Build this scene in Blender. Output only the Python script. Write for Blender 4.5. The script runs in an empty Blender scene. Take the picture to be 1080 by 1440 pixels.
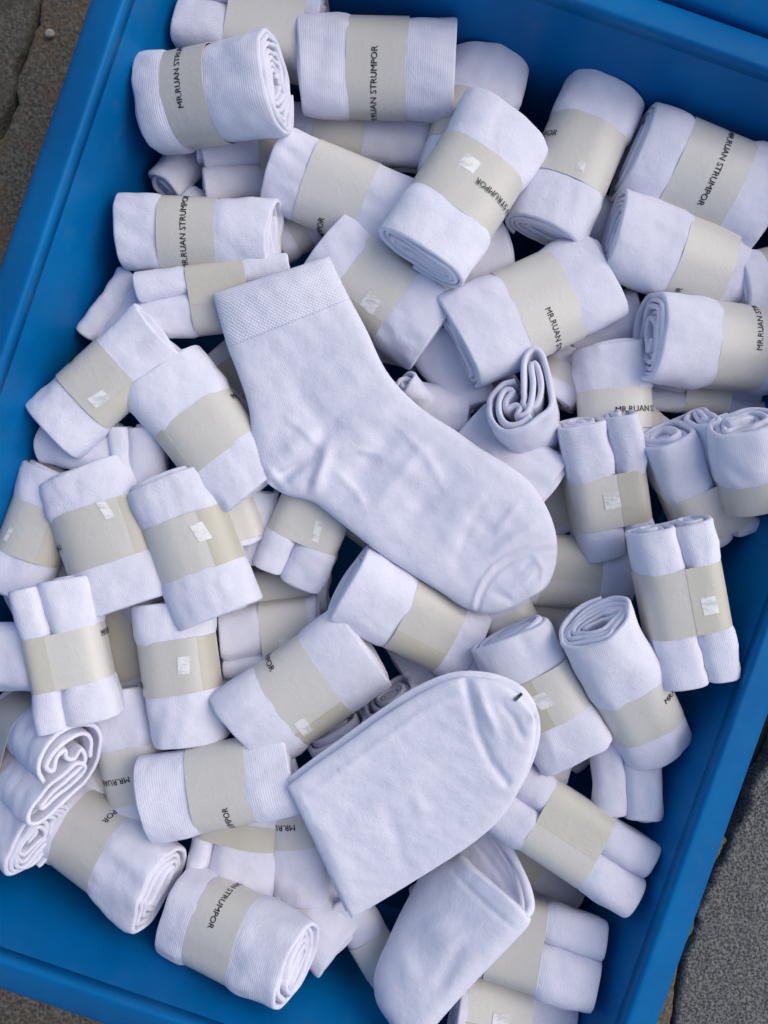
import bpy, bmesh, math, random
import numpy as np
from mathutils import Vector, Matrix

# ------------------------------------------------------------------ camera, world, sun, exposure
scene = bpy.context.scene
COL = scene.collection
KPX = 0.0005 / 0.52                      # metres per photo pixel per metre of distance
AIM = Vector((0.0, 0.0, 0.22))           # the rim plane under the picture centre
TILT = math.radians(0.8)
CAM = AIM + 0.52 * Vector((0, math.sin(TILT), math.cos(TILT)))
FW = Vector((0, -math.sin(TILT), -math.cos(TILT)))
UP = Vector((0, math.cos(TILT), -math.sin(TILT)))
RT = Vector((1, 0, 0))
cd = bpy.data.cameras.new('camera')
cam = bpy.data.objects.new('camera', cd)
COL.objects.link(cam)
cam.matrix_world = Matrix(((RT.x, UP.x, -FW.x, CAM.x), (RT.y, UP.y, -FW.y, CAM.y), (RT.z, UP.z, -FW.z, CAM.z), (0, 0, 0, 1)))
cd.sensor_fit = 'VERTICAL'
cd.angle = 2 * math.atan(720 * KPX)
cd.clip_start = 0.01
cd.clip_end = 200
scene.camera = cam

SUN_EL, SUN_AZ = math.radians(46), math.radians(74)     # azimuth clockwise from +Y (top of the photo)
world = bpy.data.worlds.new('World')
scene.world = world
world.use_nodes = True
wn = world.node_tree
sky = wn.nodes.new('ShaderNodeTexSky')
sky.sky_type = 'NISHITA'
sky.sun_disc = False
sky.sun_elevation = SUN_EL
sky.sun_rotation = SUN_AZ
sky.dust_density = 3.0
sky.air_density = 1.0
bgn = wn.nodes['Background']
wn.links.new(sky.outputs[0], bgn.inputs[0])
bgn.inputs[1].default_value = 0.14
sl = bpy.data.lights.new('sun', 'SUN')
sl.energy = 0.95
sl.angle = math.radians(60)
sl.color = (1.0, 0.96, 0.9)
sun = bpy.data.objects.new('sun', sl)
COL.objects.link(sun)
sdir = Vector((math.sin(SUN_AZ) * math.cos(SUN_EL), math.cos(SUN_AZ) * math.cos(SUN_EL), math.sin(SUN_EL)))
sun.rotation_euler = sdir.to_track_quat('Z', 'Y').to_euler()
sun.location = sdir * 3
scene.view_settings.view_transform = 'Standard'
scene.view_settings.look = 'None'
scene.view_settings.gamma = 1
scene.view_settings.exposure = 0.03

# ------------------------------------------------------------------ helpers
CAMn, FWn, UPn, RTn = (np.array(v) for v in (CAM, FW, UP, RT))


def w2(px, py, z):
    """photo pixel(s) + height -> world point(s)"""
    px = np.asarray(px, float); py = np.asarray(py, float); z = np.asarray(z, float)
    d = FWn + ((px - 540) * KPX)[..., None] * RTn - ((py - 720) * KPX)[..., None] * UPn
    t = (z - CAMn[2]) / d[..., 2]
    return CAMn + t[..., None] * d


def mpp(z):
    return (CAMn[2] - z) * KPX


class Noise:
    """smooth vector noise as a sum of plane waves"""

    def __init__(self, seed, lam, dim=3, n=7, out=2):
        r = np.random.RandomState(seed)
        k = r.normal(size=(out, n, dim)); k /= np.linalg.norm(k, axis=2, keepdims=True)
        self.k = k * (2 * np.pi / (lam * r.uniform(0.7, 1.5, (out, n, 1))))
        self.f = r.uniform(0, 2 * np.pi, (out, n))
        self.n = n

    def __call__(self, p):
        return np.stack([np.sin(p @ self.k[o].T + self.f[o]).sum(-1) / math.sqrt(self.n) for o in range(len(self.k))], -1)


def mesh_obj(name, v, faces, mat, parent=None, smooth=True, uv=None, loc=None):
    """faces: list of index arrays (n,3) or (n,4)"""
    me = bpy.data.meshes.new(name)
    v = np.asarray(v, float)
    faces = [np.asarray(f, np.int32) for f in faces if len(f)]
    me.vertices.add(len(v)); me.vertices.foreach_set('co', v.ravel())
    li = np.concatenate([f.ravel() for f in faces])
    tot = np.concatenate([np.full(len(f), f.shape[1], np.int32) for f in faces])
    st = np.concatenate([[0], np.cumsum(tot)[:-1]]).astype(np.int32)
    me.loops.add(len(li)); me.loops.foreach_set('vertex_index', li)
    me.polygons.add(len(tot)); me.polygons.foreach_set('loop_start', st)
    me.update(calc_edges=True)
    me.polygons.foreach_set('use_smooth', np.full(len(tot), smooth, bool))
    if uv is not None:
        l = me.uv_layers.new(name='UVMap')
        l.data.foreach_set('uv', np.asarray(uv, float)[li].ravel())
    me.materials.append(mat)
    o = bpy.data.objects.new(name, me)
    COL.objects.link(o)
    if parent is not None:
        o.parent = parent
    if loc is not None:
        o.location = loc
    return o


def empty(name, loc, label, cat, group=None):
    o = bpy.data.objects.new(name, None)
    COL.objects.link(o)
    o.location = loc
    o.empty_display_size = 0.02
    o['label'] = label; o['category'] = cat
    if group:
        o['group'] = group
    return o


def grid_faces(nu, nv, wrap_v=False):
    """rows nu, columns nv -> quads"""
    i = np.arange(nu - 1)[:, None]
    j = np.arange(nv if wrap_v else nv - 1)[None, :]
    j2 = (j + 1) % nv
    a = i * nv + j; b = i * nv + j2; c = (i + 1) * nv + j2; d = (i + 1) * nv + j
    return np.stack([a, b, c, d], -1).reshape(-1, 4)


# ------------------------------------------------------------------ materials
def new_mat(name):
    m = bpy.data.materials.new(name)
    m.use_nodes = True
    nt = m.node_tree
    return m, nt, nt.nodes['Principled BSDF']


def nd(nt, typ, **kw):
    n = nt.nodes.new(typ)
    for k, v in kw.items():
        if isinstance(k, str) and hasattr(n, k):
            setattr(n, k, v)
    return n


def ramp(nt, fac, stops):
    r = nt.nodes.new('ShaderNodeValToRGB')
    e = r.color_ramp.elements
    while len(e) < len(stops):
        e.new(0.5)
    for el, (p, c) in zip(e, stops):
        el.position = p
        el.color = (*c, 1) if len(c) == 3 else c
    nt.links.new(fac, r.inputs[0])
    return r.outputs[0]


def noise(nt, vec, scale, detail=4, rough=0.6):
    n = nt.nodes.new('ShaderNodeTexNoise')
    n.inputs['Scale'].default_value = scale
    n.inputs['Detail'].default_value = detail
    n.inputs['Roughness'].default_value = rough
    if vec is not None:
        nt.links.new(vec, n.inputs['Vector'])
    return n.outputs['Fac']


def math_n(nt, op, a, b=None):
    n = nt.nodes.new('ShaderNodeMath'); n.operation = op
    for i, x in enumerate((a, b)):
        if x is None:
            continue
        if isinstance(x, (int, float)):
            n.inputs[i].default_value = x
        else:
            nt.links.new(x, n.inputs[i])
    return n.outputs[0]


def bump(nt, h, strength, dist, bs, prev=None):
    b = nt.nodes.new('ShaderNodeBump')
    b.inputs['Strength'].default_value = strength
    b.inputs['Distance'].default_value = dist
    nt.links.new(h, b.inputs['Height'])
    if prev is not None:
        nt.links.new(prev, b.inputs['Normal'])
    nt.links.new(b.outputs[0], bs.inputs['Normal'])
    return b.outputs[0]


def knit_mat(name, rib, rib_pitch, mesh_knit=False, axis=1):
    m, nt, bs = new_mat(name)
    tc = nd(nt, 'ShaderNodeTexCoord')
    bs.inputs['Roughness'].default_value = 0.95
    bs.inputs['Specular IOR Level'].default_value = 0.06
    bs.inputs['Sheen Weight'].default_value = 0.04
    bs.inputs['Sheen Roughness'].default_value = 0.5
    f = noise(nt, tc.outputs['Object'], 60, 4)
    oi = nd(nt, 'ShaderNodeObjectInfo')
    f = math_n(nt, 'ADD', math_n(nt, 'MULTIPLY', f, 0.6), math_n(nt, 'MULTIPLY', oi.outputs['Random'], 0.4))
    c = ramp(nt, f, [(0.3, (0.745, 0.748, 0.86)), (0.7, (0.825, 0.826, 0.935))])
    nt.links.new(c, bs.inputs['Base Color'])
    sep = nd(nt, 'ShaderNodeSeparateXYZ')
    nt.links.new(tc.outputs['UV'], sep.inputs[0])
    jit = math_n(nt, 'MULTIPLY', noise(nt, tc.outputs['Object'], 150, 2), 2.2)
    w1 = math_n(nt, 'SINE', math_n(nt, 'ADD', math_n(nt, 'MULTIPLY', sep.outputs[axis], 2 * math.pi / rib_pitch), jit))
    if mesh_knit:
        w2_ = math_n(nt, 'SINE', math_n(nt, 'MULTIPLY', sep.outputs[0], 2 * math.pi / (rib_pitch * 1.1)))
        w1 = math_n(nt, 'MULTIPLY', w1, w2_)
    n1 = bump(nt, w1, rib, 0.0005, bs)
    g = noise(nt, tc.outputs['Object'], 900, 3, 0.7)
    n2 = bump(nt, g, 0.38, 0.0007, bs, n1)
    g2 = noise(nt, tc.outputs['Object'], 90, 3, 0.55)
    bump(nt, g2, 0.26, 0.004, bs, n2)
    return m


M_SOCK = knit_mat('white_cotton_knit', 0.16, 0.0011)
M_RIB = knit_mat('white_ribbed_knit', 0.20, 0.0017, axis=0)
M_LOOSE = knit_mat('white_fine_knit', 0.10, 0.0015)
M_CUFF = knit_mat('white_cuff_knit', 0.45, 0.0027, True)


def band_mat(name, c0, c1, rough, alpha):
    m, nt, bs = new_mat(name)
    tc = nd(nt, 'ShaderNodeTexCoord')
    f = noise(nt, tc.outputs['Object'], 26, 4)
    oi = nd(nt, 'ShaderNodeObjectInfo')
    f = math_n(nt, 'ADD', math_n(nt, 'MULTIPLY', f, 0.45), math_n(nt, 'MULTIPLY', oi.outputs['Random'], 0.62))
    nt.links.new(ramp(nt, f, [(0.2, c0), (0.85, c1)]), bs.inputs['Base Color'])
    bs.inputs['Roughness'].default_value = rough
    bs.inputs['Specular IOR Level'].default_value = 0.45
    bs.inputs['Alpha'].default_value = alpha
    g = noise(nt, tc.outputs['Object'], 45, 3)
    p = bump(nt, g, 0.22, 0.002, bs)
    mp = nd(nt, 'ShaderNodeMapping'); mp.inputs['Scale'].default_value = (60, 60, 18); mp.inputs['Rotation'].default_value = (0.4, 0.7, 0.5)
    nt.links.new(tc.outputs['Object'], mp.inputs[0])
    cr_ = ramp(nt, noise(nt, mp.outputs[0], 1.0, 4, 0.55), [(0.46, (0, 0, 0)), (0.5, (1, 1, 1)), (0.54, (0, 0, 0))])
    bump(nt, cr_, 0.10, 0.001, bs, p)
    return m


M_BAND = band_mat('frosted_band', (0.63, 0.61, 0.56), (0.78, 0.76, 0.71), 0.34, 0.94)
M_FLAP = band_mat('frosted_band_doubled', (0.575, 0.55, 0.455), (0.69, 0.665, 0.57), 0.32, 0.92)
m, nt, bs = new_mat('tape_painted_glare')
bs.inputs['Base Color'].default_value = (0.92, 0.92, 0.90, 1)  # sky glare on the clear tape painted in as near-white
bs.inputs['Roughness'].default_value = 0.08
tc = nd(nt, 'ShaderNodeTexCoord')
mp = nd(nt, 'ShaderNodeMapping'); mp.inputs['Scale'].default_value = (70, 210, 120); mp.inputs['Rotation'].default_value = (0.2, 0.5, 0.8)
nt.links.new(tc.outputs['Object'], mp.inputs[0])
nt.links.new(ramp(nt, noise(nt, mp.outputs[0], 1.0, 3), [(0.34, (0.50,) * 3), (0.52, (0.96,) * 3)]), bs.inputs['Alpha'])  # glare streaks put into the opacity of the white
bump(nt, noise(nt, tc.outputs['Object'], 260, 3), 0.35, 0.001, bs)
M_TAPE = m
m, nt, bs = new_mat('black_print')
bs.inputs['Base Color'].default_value = (0.012, 0.012, 0.016, 1)
bs.inputs['Roughness'].default_value = 0.5
M_INK = m

m, nt, bs = new_mat('blue_crate_plastic')
tc = nd(nt, 'ShaderNodeTexCoord')
f = noise(nt, tc.outputs['Object'], 7, 5)
nt.links.new(ramp(nt, f, [(0.3, (0.0, 0.10, 0.31)), (0.55, (0.0, 0.138, 0.38)), (0.75, (0.0, 0.17, 0.45))]), bs.inputs['Base Color'])
mp = nd(nt, 'ShaderNodeMapping'); mp.inputs['Scale'].default_value = (14, 160, 40)
nt.links.new(tc.outputs['Object'], mp.inputs[0])
sc = noise(nt, mp.outputs[0], 3, 5, 0.7)
rr = ramp(nt, sc, [(0.35, (0.30,) * 3), (0.7, (0.52,) * 3)])
mp2 = nd(nt, 'ShaderNodeMapping'); mp2.inputs['Scale'].default_value = (3, 60, 60); mp2.inputs['Rotation'].default_value = (0.3, 0.2, 0.9)
nt.links.new(tc.outputs['Object'], mp2.inputs[0])
scr = ramp(nt, noise(nt, mp2.outputs[0], 5, 6, 0.75), [(0.66, (0, 0, 0)), (0.74, (1, 1, 1))])
dirt = ramp(nt, noise(nt, tc.outputs['Object'], 34, 6, 0.75), [(0.56, (0, 0, 0)), (0.75, (1, 1, 1))])
base_c = bs.inputs['Base Color'].links[0].from_socket
for msk, colr, am in ((scr, (0.08, 0.28, 0.56), 0.5), (dirt, (0.05, 0.14, 0.27), 0.35)):
    mx = nt.nodes.new('ShaderNodeMix'); mx.data_type = 'RGBA'
    nt.links.new(math_n(nt, 'MULTIPLY', msk, am), mx.inputs[0])
    nt.links.new(base_c, mx.inputs[6]); mx.inputs[7].default_value = (*colr, 1)
    base_c = mx.outputs[2]
nt.links.new(base_c, bs.inputs['Base Color'])
nt.links.new(rr, bs.inputs['Roughness'])
bs.inputs['Specular IOR Level'].default_value = 0.12
n1 = bump(nt, sc, 0.06, 0.002, bs)
bump(nt, noise(nt, tc.outputs['Object'], 16, 3), 0.25, 0.006, bs, n1)
M_BLUE = m


def stone_mat(name, stops, scale, warm=None):
    m, nt, bs = new_mat(name)
    tc = nd(nt, 'ShaderNodeTexCoord')
    n1 = noise(nt, tc.outputs['Object'], scale, 3, 0.65)
    vo = nt.nodes.new('ShaderNodeTexVoronoi'); vo.inputs['Scale'].default_value = scale * 1.1
    nt.links.new(tc.outputs['Object'], vo.inputs['Vector'])
    mix = math_n(nt, 'ADD', math_n(nt, 'MULTIPLY', n1, 0.75), math_n(nt, 'MULTIPLY', vo.outputs['Distance'], 0.35))
    c = ramp(nt, mix, stops)
    if warm:
        n2 = noise(nt, tc.outputs['Object'], 22, 5, 0.7)
        mx = nt.nodes.new('ShaderNodeMix'); mx.data_type = 'RGBA'
        nt.links.new(math_n(nt, 'MULTIPLY', ramp(nt, n2, [(0.45, (0, 0, 0)), (0.68, (1, 1, 1))]), 0.7), mx.inputs[0])
        nt.links.new(c, mx.inputs[6]); mx.inputs[7].default_value = (*warm, 1)
        c = mx.outputs[2]
    nt.links.new(c, bs.inputs['Base Color'])
    bs.inputs['Roughness'].default_value = 0.9
    p = bump(nt, n1, 0.8, 0.003, bs)
    bump(nt, noise(nt, tc.outputs['Object'], 40, 4), 0.7, 0.006, bs, p)
    return m


M_GRANITE = stone_mat('grey_granite', [(0.36, (0.045, 0.045, 0.046)), (0.5, (0.105, 0.105, 0.103)), (0.66, (0.25, 0.25, 0.242))], 360)
M_MORTAR = stone_mat('old_mortar', [(0.3, (0.035, 0.031, 0.023)), (0.5, (0.085, 0.076, 0.058)), (0.7, (0.17, 0.153, 0.12))], 260, (0.16, 0.09, 0.045))
M_WEATHER = stone_mat('weathered_stone', [(0.3, (0.03, 0.028, 0.023)), (0.5, (0.075, 0.07, 0.058)), (0.7, (0.14, 0.13, 0.11))], 300, (0.05, 0.043, 0.03))
M_SOIL = stone_mat('joint_soil', [(0.3, (0.012, 0.011, 0.009)), (0.7, (0.05, 0.045, 0.036))], 300)
M_PEBBLE = stone_mat('pale_pebble', [(0.3, (0.26, 0.25, 0.21)), (0.7, (0.42, 0.40, 0.34))], 200)

# ------------------------------------------------------------------ ground: mortar bed, paving slabs, a pebble
gv = np.array([(-60, -60, 0), (60, -60, 0), (60, 60, 0), (-60, 60, 0)], float)
ground = mesh_obj('ground', gv, [np.array([[0, 1, 2, 3]])], M_SOIL, smooth=False)
ground['kind'] = 'structure'
pavement = bpy.data.objects.new('pavement', None)
COL.objects.link(pavement)
pavement['kind'] = 'structure'


def slab(outline, mat, name, z0=0.001, z1=0.022, seed=0, rough=0.0022, parent=pavement):
    """irregular stone with broken rounded edge; outline in world xy, counter-clockwise"""
    r = np.random.RandomState(seed)
    out = []
    n = len(outline)
    for i in range(n):
        a = np.array(outline[i]); b = np.array(outline[(i + 1) % n])
        k = max(2, min(90, int(np.linalg.norm(b - a) / 0.006)))
        for s in range(k):
            out.append(a + (b - a) * s / k)
    P = np.array(out); N = len(P)
    nz = Noise(seed + 5, 0.05, 2); nz2 = Noise(seed + 9, 0.014, 2)
    P = P + nz(P) * rough + nz2(P) * rough * 0.55
    c = P.mean(0)
    t = np.roll(P, -1, 0) - np.roll(P, 1, 0)
    t /= np.linalg.norm(t, axis=1, keepdims=True) + 1e-9
    inn = np.stack([-t[:, 1], t[:, 0]], 1)
    rings = []
    for ins, z in ((0, z0), (0, z1 - 0.004), (0.0012, z1 - 0.0012), (0.0045, z1)):
        q = P + inn * ins
        rings.append(np.column_stack([q, np.full(N, z)]))
    v = np.concatenate(rings)
    f4 = grid_faces(4, N, True)
    from mathutils.geometry import tessellate_polygon
    top = np.array(tessellate_polygon([[Vector((p[0], p[1], 0)) for p in rings[3]]])) + 3 * N
    q3 = v[top]
    cz = np.cross(q3[:, 1] - q3[:, 0], q3[:, 2] - q3[:, 0])[:, 2]
    top[cz < 0] = top[cz < 0][:, ::-1]
    o = mesh_obj(name, v, [f4, top], mat, parent)
    return o


def pxs(pts, z=0.02):
    return [tuple(w2(x, y, z)[:2]) for x, y in pts]


# pixel outlines run counter-clockwise in the world (y up)
left_strip = [(57, -6), (46, 45), (40, 72), (26, 105), (22, 135), (8, 180), (-4, 196), (-60, 350), (-130, 560), (-190, 800), (-90, 830), (60, 420), (180, 40), (230, -150), (100, -160)]
slab(pxs(left_strip), M_MORTAR, 'mortar_strip', 0.002, 0.019, 3)
left_slab = [(53, -8), (95, -165), (-420, -300), (-640, 520), (-200, 790), (-136, 560), (-66, 350), (-9, 196), (3, 178), (17, 133), (21, 104), (35, 70), (41, 44)]
slab(pxs(left_slab), M_WEATHER, 'paving_slab', 0.002, 0.022, 4)
right_strip = [(1021, 1182), (960, 1120), (850, 1420), (760, 1640), (880, 1660), (944, 1445), (957, 1345), (980, 1300), (977, 1288), (985, 1262), (1008, 1212)]
slab(pxs(right_strip), M_MORTAR, 'mortar_strip', 0.002, 0.020, 7, 0.0012)
right_slab = [(1090, 1046), (1060, 1105), (1028, 1186), (1012, 1216), (988, 1264), (981, 1289), (984, 1302), (961, 1347), (948, 1447), (900, 1640), (1500, 1860), (1800, 1250), (1300, 900), (1180, 860)]
slab(pxs(right_slab), M_GRANITE, 'paving_slab', 0.002, 0.022, 8)
low_slab = [(-420, 1230), (-420, 1700), (700, 1900), (740, 1690), (400, 1500), (-60, 1330), (-300, 1180)]
slab(pxs(low_slab), M_MORTAR, 'paving_slab', 0.002, 0.022, 11)
# a pale pebble beside the crate
pv = []
for i in range(9):
    th = math.pi * i / 8
    for j in range(14):
        ph = 2 * math.pi * j / 14
        k = 1 + 0.08 * math.sin(2 * ph + 1) + 0.05 * math.cos(3 * ph + th)
        pv.append((0.0047 * k * math.sin(th) * math.cos(ph), 0.0042 * k * math.sin(th) * math.sin(ph), 0.0032 * math.cos(th)))
pb = w2(70, 47, 0.0235)
peb = mesh_obj('pebble', pv, [grid_faces(9, 14, True)], M_PEBBLE, loc=pb)
peb['label'] = 'small pale round pebble on the cracked stone beside the blue crate'
peb['category'] = 'pebble'

# ------------------------------------------------------------------ the blue crate
ROT = math.radians(-19.2)
IW, IL, RIM_Z, CR = 0.568, 0.768, 0.222, 0.045       # inner opening, rim height, corner radius
CC = w2(530, 727, RIM_Z)


def rrect(w, l, r, n=10):
    pts = []
    for cx, cy, a0 in ((w / 2 - r, l / 2 - r, 0), (-w / 2 + r, l / 2 - r, 90), (-w / 2 + r, -l / 2 + r, 180), (w / 2 - r, -l / 2 + r, 270)):
        for i in range(n + 1):
            a = math.radians(a0 + 90 * i / n)
            pts.append((cx + r * math.cos(a), cy + r * math.sin(a)))
    P = np.array(pts)
    # subdivide straight sides
    out = []
    for i in range(len(P)):
        a, b = P[i], P[(i + 1) % len(P)]
        k = max(1, int(np.linalg.norm(b - a) / 0.01))
        for s in range(k):
            out.append(a + (b - a) * s / k)
    return np.array(out)


BASE = rrect(IW, IL, CR)
_t = np.roll(BASE, -1, 0) - np.roll(BASE, 1, 0)
_t /= np.linalg.norm(_t, axis=1, keepdims=True)
BOUT = np.stack([_t[:, 1], -_t[:, 0]], 1)                # outward normals of the loop


def loop_mesh(name, prof, parent, close=False, cap=None, wob=0.0):
    nz = Noise(77, 0.25, 2, out=1)
    rings = []
    for off, z in prof:
        q = BASE + BOUT * off
        if wob:
            q = q + BOUT * nz(BASE) * wob * max(0, 1 - z / 0.17)
        rings.append(np.column_stack([q, np.full(len(q), z)]))
    N = len(BASE)
    v = np.concatenate(rings)
    f = [grid_faces(len(prof), N, True)]
    if close:
        i = np.arange(N); k = (len(prof) - 1) * N
        f.append(np.stack([k + i, k + (i + 1) % N, (i + 1) % N, i], 1))
    if cap is not None:
        c = cap * N
        v = np.concatenate([v, [(0, 0, prof[cap][1])]])
        i = np.arange(N)
        f.append(np.stack([c + i, c + (i + 1) % N, np.full(N, len(v) - 1)], 1))
    return mesh_obj(name, v, f, M_BLUE, parent)


crate = empty('plastic_crate', (CC[0], CC[1], 0.024), 'large blue plastic crate on the stone paving, heaped with white sock rolls', 'crate')
crate.rotation_euler.z = ROT
ZR = RIM_Z - 0.024
wall_prof = [(-0.030, 0.006), (-0.027, 0.0035), (-0.022, 0.006), (-0.019, 0.014), (-0.015, 0.05), (-0.010, 0.10), (-0.006, 0.145), (-0.0024, 0.17), (-0.0012, ZR - 0.012)]
loop_mesh('body', wall_prof, crate, cap=0, wob=0.0016)
outer_prof = [(0.006, ZR - 0.013), (0.003, 0.14), (-0.004, 0.08), (-0.012, 0.02), (-0.016, 0.0), (-0.03, 0.0)]
loop_mesh('outer_wall', outer_prof, crate, cap=5)
rim_prof = []
for a in np.linspace(0, 90, 6):                            # rounded inner lip
    rim_prof.append((0.0020 - 0.0032 * math.cos(math.radians(a)), ZR - 0.0035 + 0.0030 * math.sin(math.radians(a))))
rim_prof = [(-0.0012, ZR - 0.012)] + rim_prof
rim_prof += [(0.005, ZR - 0.0014), (0.013, ZR - 0.0046), (0.021, ZR - 0.0084), (0.0265, ZR - 0.0112), (0.0285, ZR - 0.0130), (0.0295, ZR - 0.0165), (0.0295, ZR - 0.036), (0.0275, ZR - 0.036), (0.0272, ZR - 0.018), (0.006, ZR - 0.011)]
loop_mesh('rim', rim_prof, crate, close=True)


crate2 = crate.copy(); COL.objects.link(crate2)
for ch in list(crate.children):
    c = ch.copy(); COL.objects.link(c); c.parent = crate2
ax_long = np.array([-math.sin(ROT), math.cos(ROT)]); ax_short = np.array([math.cos(ROT), math.sin(ROT)])
p2 = CC[:2] + ax_long * (IL + 2 * 0.0295 + 0.004) + ax_short * 0.10
crate2.location = (p2[0], p2[1], 0.024)
crate2['label'] = 'second blue crate touching the far short end, only its rim corner showing'
crate['group'] = crate2['group'] = 'blue crates on the paving'

WZ = np.array([z + 0.024 for _, z in wall_prof[2:]]); WO = np.array([o for o, _ in wall_prof[2:]])


def out_of_wall(A, B, w):
    """how far (m) the four corners of a roll reach beyond the inner crate wall"""
    d = (B - A)[:2] / np.linalg.norm((B - A)[:2]); p = np.array([-d[1], d[0]]) * w * 0.40
    worst = -1
    for E in (A, B):
        for q in (p, -p):
            r_ = E[:2] + q - CC[:2]
            lim = float(np.interp(E[2], WZ, WO))
            worst = max(worst, abs(r_ @ ax_short) - IW / 2 - lim, abs(r_ @ ax_long) - IL / 2 - lim)
    return worst


# ------------------------------------------------------------------ height field of the heap
GX, GY, GS = -0.45, -0.55, 0.0025
GNX, GNY = 360, 440
H = np.full((GNX, GNY), 0.103)
gx = GX + (np.arange(GNX) + 0.5) * GS
gy = GY + (np.arange(GNY) + 0.5) * GS


def local_patch(A, B, w):
    lo = np.minimum(A[:2], B[:2]) - w; hi = np.maximum(A[:2], B[:2]) + w
    i0, i1 = np.clip(((lo[0] - GX) / GS, (hi[0] - GX) / GS), 0, GNX - 1).astype(int)
    j0, j1 = np.clip(((lo[1] - GY) / GS, (hi[1] - GY) / GS), 0, GNY - 1).astype(int)
    X, Y = np.meshgrid(gx[i0:i1 + 1], gy[j0:j1 + 1], indexing='ij')
    return (slice(i0, i1 + 1), slice(j0, j1 + 1)), X, Y


def settle(P, Q, w_px, hr, lift, pct, over=0, zmin=0.0, zmax=0.25):
    """find axis end points resting on the heap; lift = height of P over Q"""
    z = 0.15
    for _ in range(4):
        A = w2(P[0], P[1], z + lift / 2); B = w2(Q[0], Q[1], z - lift / 2)
        w = 0.965 * w_px * mpp(z); h = w * hr
        sl_, X, Y = local_patch(A, B, w * 0.6)
        d = (B - A)[:2]; L = np.linalg.norm(d); d = d / L
        s = (X - A[0]) * d[0] + (Y - A[1]) * d[1]
        q = -(X - A[0]) * d[1] + (Y - A[1]) * d[0]
        ins = (s > 0.004) & (s < L - 0.004) & (np.abs(q) < w * 0.47)
        prof = h / 2 * np.sqrt(np.clip(1 - (np.abs(q) / (w / 2)) ** 2.6, 0, 1))
        ax = (lift / 2) * (1 - 2 * s / L)
        need = (H[sl_] + prof - ax)[ins]
        z = float(np.percentile(need, pct)) if need.size else 0.1
        if over and need.size:
            core = ins & (np.abs(q) < w * 0.42) & (s > 0.01) & (s < L - 0.01)
            z = max(z, float(np.percentile((H[sl_] - prof - ax + 0.003)[core], over)), zmin)
        z = min(z, zmax)
        for _k in range(22):
            if out_of_wall(w2(P[0], P[1], z + lift / 2), w2(Q[0], Q[1], z - lift / 2), w) < 0.003:
                break
            z += 0.004
    A = w2(P[0], P[1], z + lift / 2); B = w2(Q[0], Q[1], z - lift / 2)
    ins2 = (s > 0) & (s < L) & (np.abs(q) < w * 0.5)
    top = z + ax + prof
    Hs = H[sl_]
    H[sl_] = np.where(ins2, np.maximum(Hs, top), Hs)
    return A, B, w, h


# ------------------------------------------------------------------ lettering, once
fc = bpy.data.curves.new('lettering_source', 'FONT')
fc.body = 'MR.RUAN STRUMPOR'
fc.offset = 0.0
fc.resolution_u = 3
fo = bpy.data.objects.new('lettering_source', fc)
COL.objects.link(fo)
bpy.context.view_layer.update()
_me = fo.evaluated_get(bpy.context.evaluated_depsgraph_get()).to_mesh()
TV = np.array([v.co[:2] for v in _me.vertices])
TF = []
for p in _me.polygons:
    vs = list(p.vertices)
    for k in range(1, len(vs) - 1):
        TF.append((vs[0], vs[k], vs[k + 1]))
TF = np.array(TF)
fo.to_mesh_clear()
bpy.data.objects.remove(fo); bpy.data.curves.remove(fc)
TV[:, 0] = (TV[:, 0] - TV[:, 0].min()) / np.ptp(TV[:, 0]) - 0.5       # -0.5..0.5 along the words
TV[:, 1] = (TV[:, 1] - TV[:, 1].min()) / np.ptp(TV[:, 1]) - 0.5


# ------------------------------------------------------------------ cross sections of a rolled pair
def resample(C, step):
    d = np.concatenate([[0], np.cumsum(np.linalg.norm(np.diff(C, axis=0), axis=1))])
    n = max(12, int(d[-1] / step))
    t = np.linspace(0, d[-1], n)
    return np.column_stack([np.interp(t, d, C[:, 0]), np.interp(t, d, C[:, 1])]), t / d[-1]


def sell(a, b, th, n):
    c, s = np.cos(th), np.sin(th)
    return np.column_stack([a * np.sign(c) * np.abs(c) ** (2 / n), b * np.sign(s) * np.abs(s) ** (2 / n)])


def sec_single(w, h, t, start, step, hand):
    """one long spiral, outer end at angle `start` (deg)"""
    turns = min(7.0, (h / 2 - 0.0032) / t)
    th = np.linspace(0, turns * 2 * np.pi, int(turns * 90))
    d = t / 2 + t * th / (2 * np.pi)
    d[th < 2.0] = t / 2 + t * th[th < 2.0] / (2 * np.pi) * 0.75 + 0 * d[th < 2.0]
    n = 2.5 - 0.5 * th / th[-1]
    ang = math.radians(start) + hand * th
    a = np.maximum(w / 2 - d, 0.0012); b = np.maximum(h / 2 - d, 0.0008)
    c, s = np.cos(ang), np.sin(ang)
    C = np.column_stack([a * np.sign(c) * np.abs(c) ** (2 / n), b * np.sign(s) * np.abs(s) ** (2 / n)])
    return resample(C, step)


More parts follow.
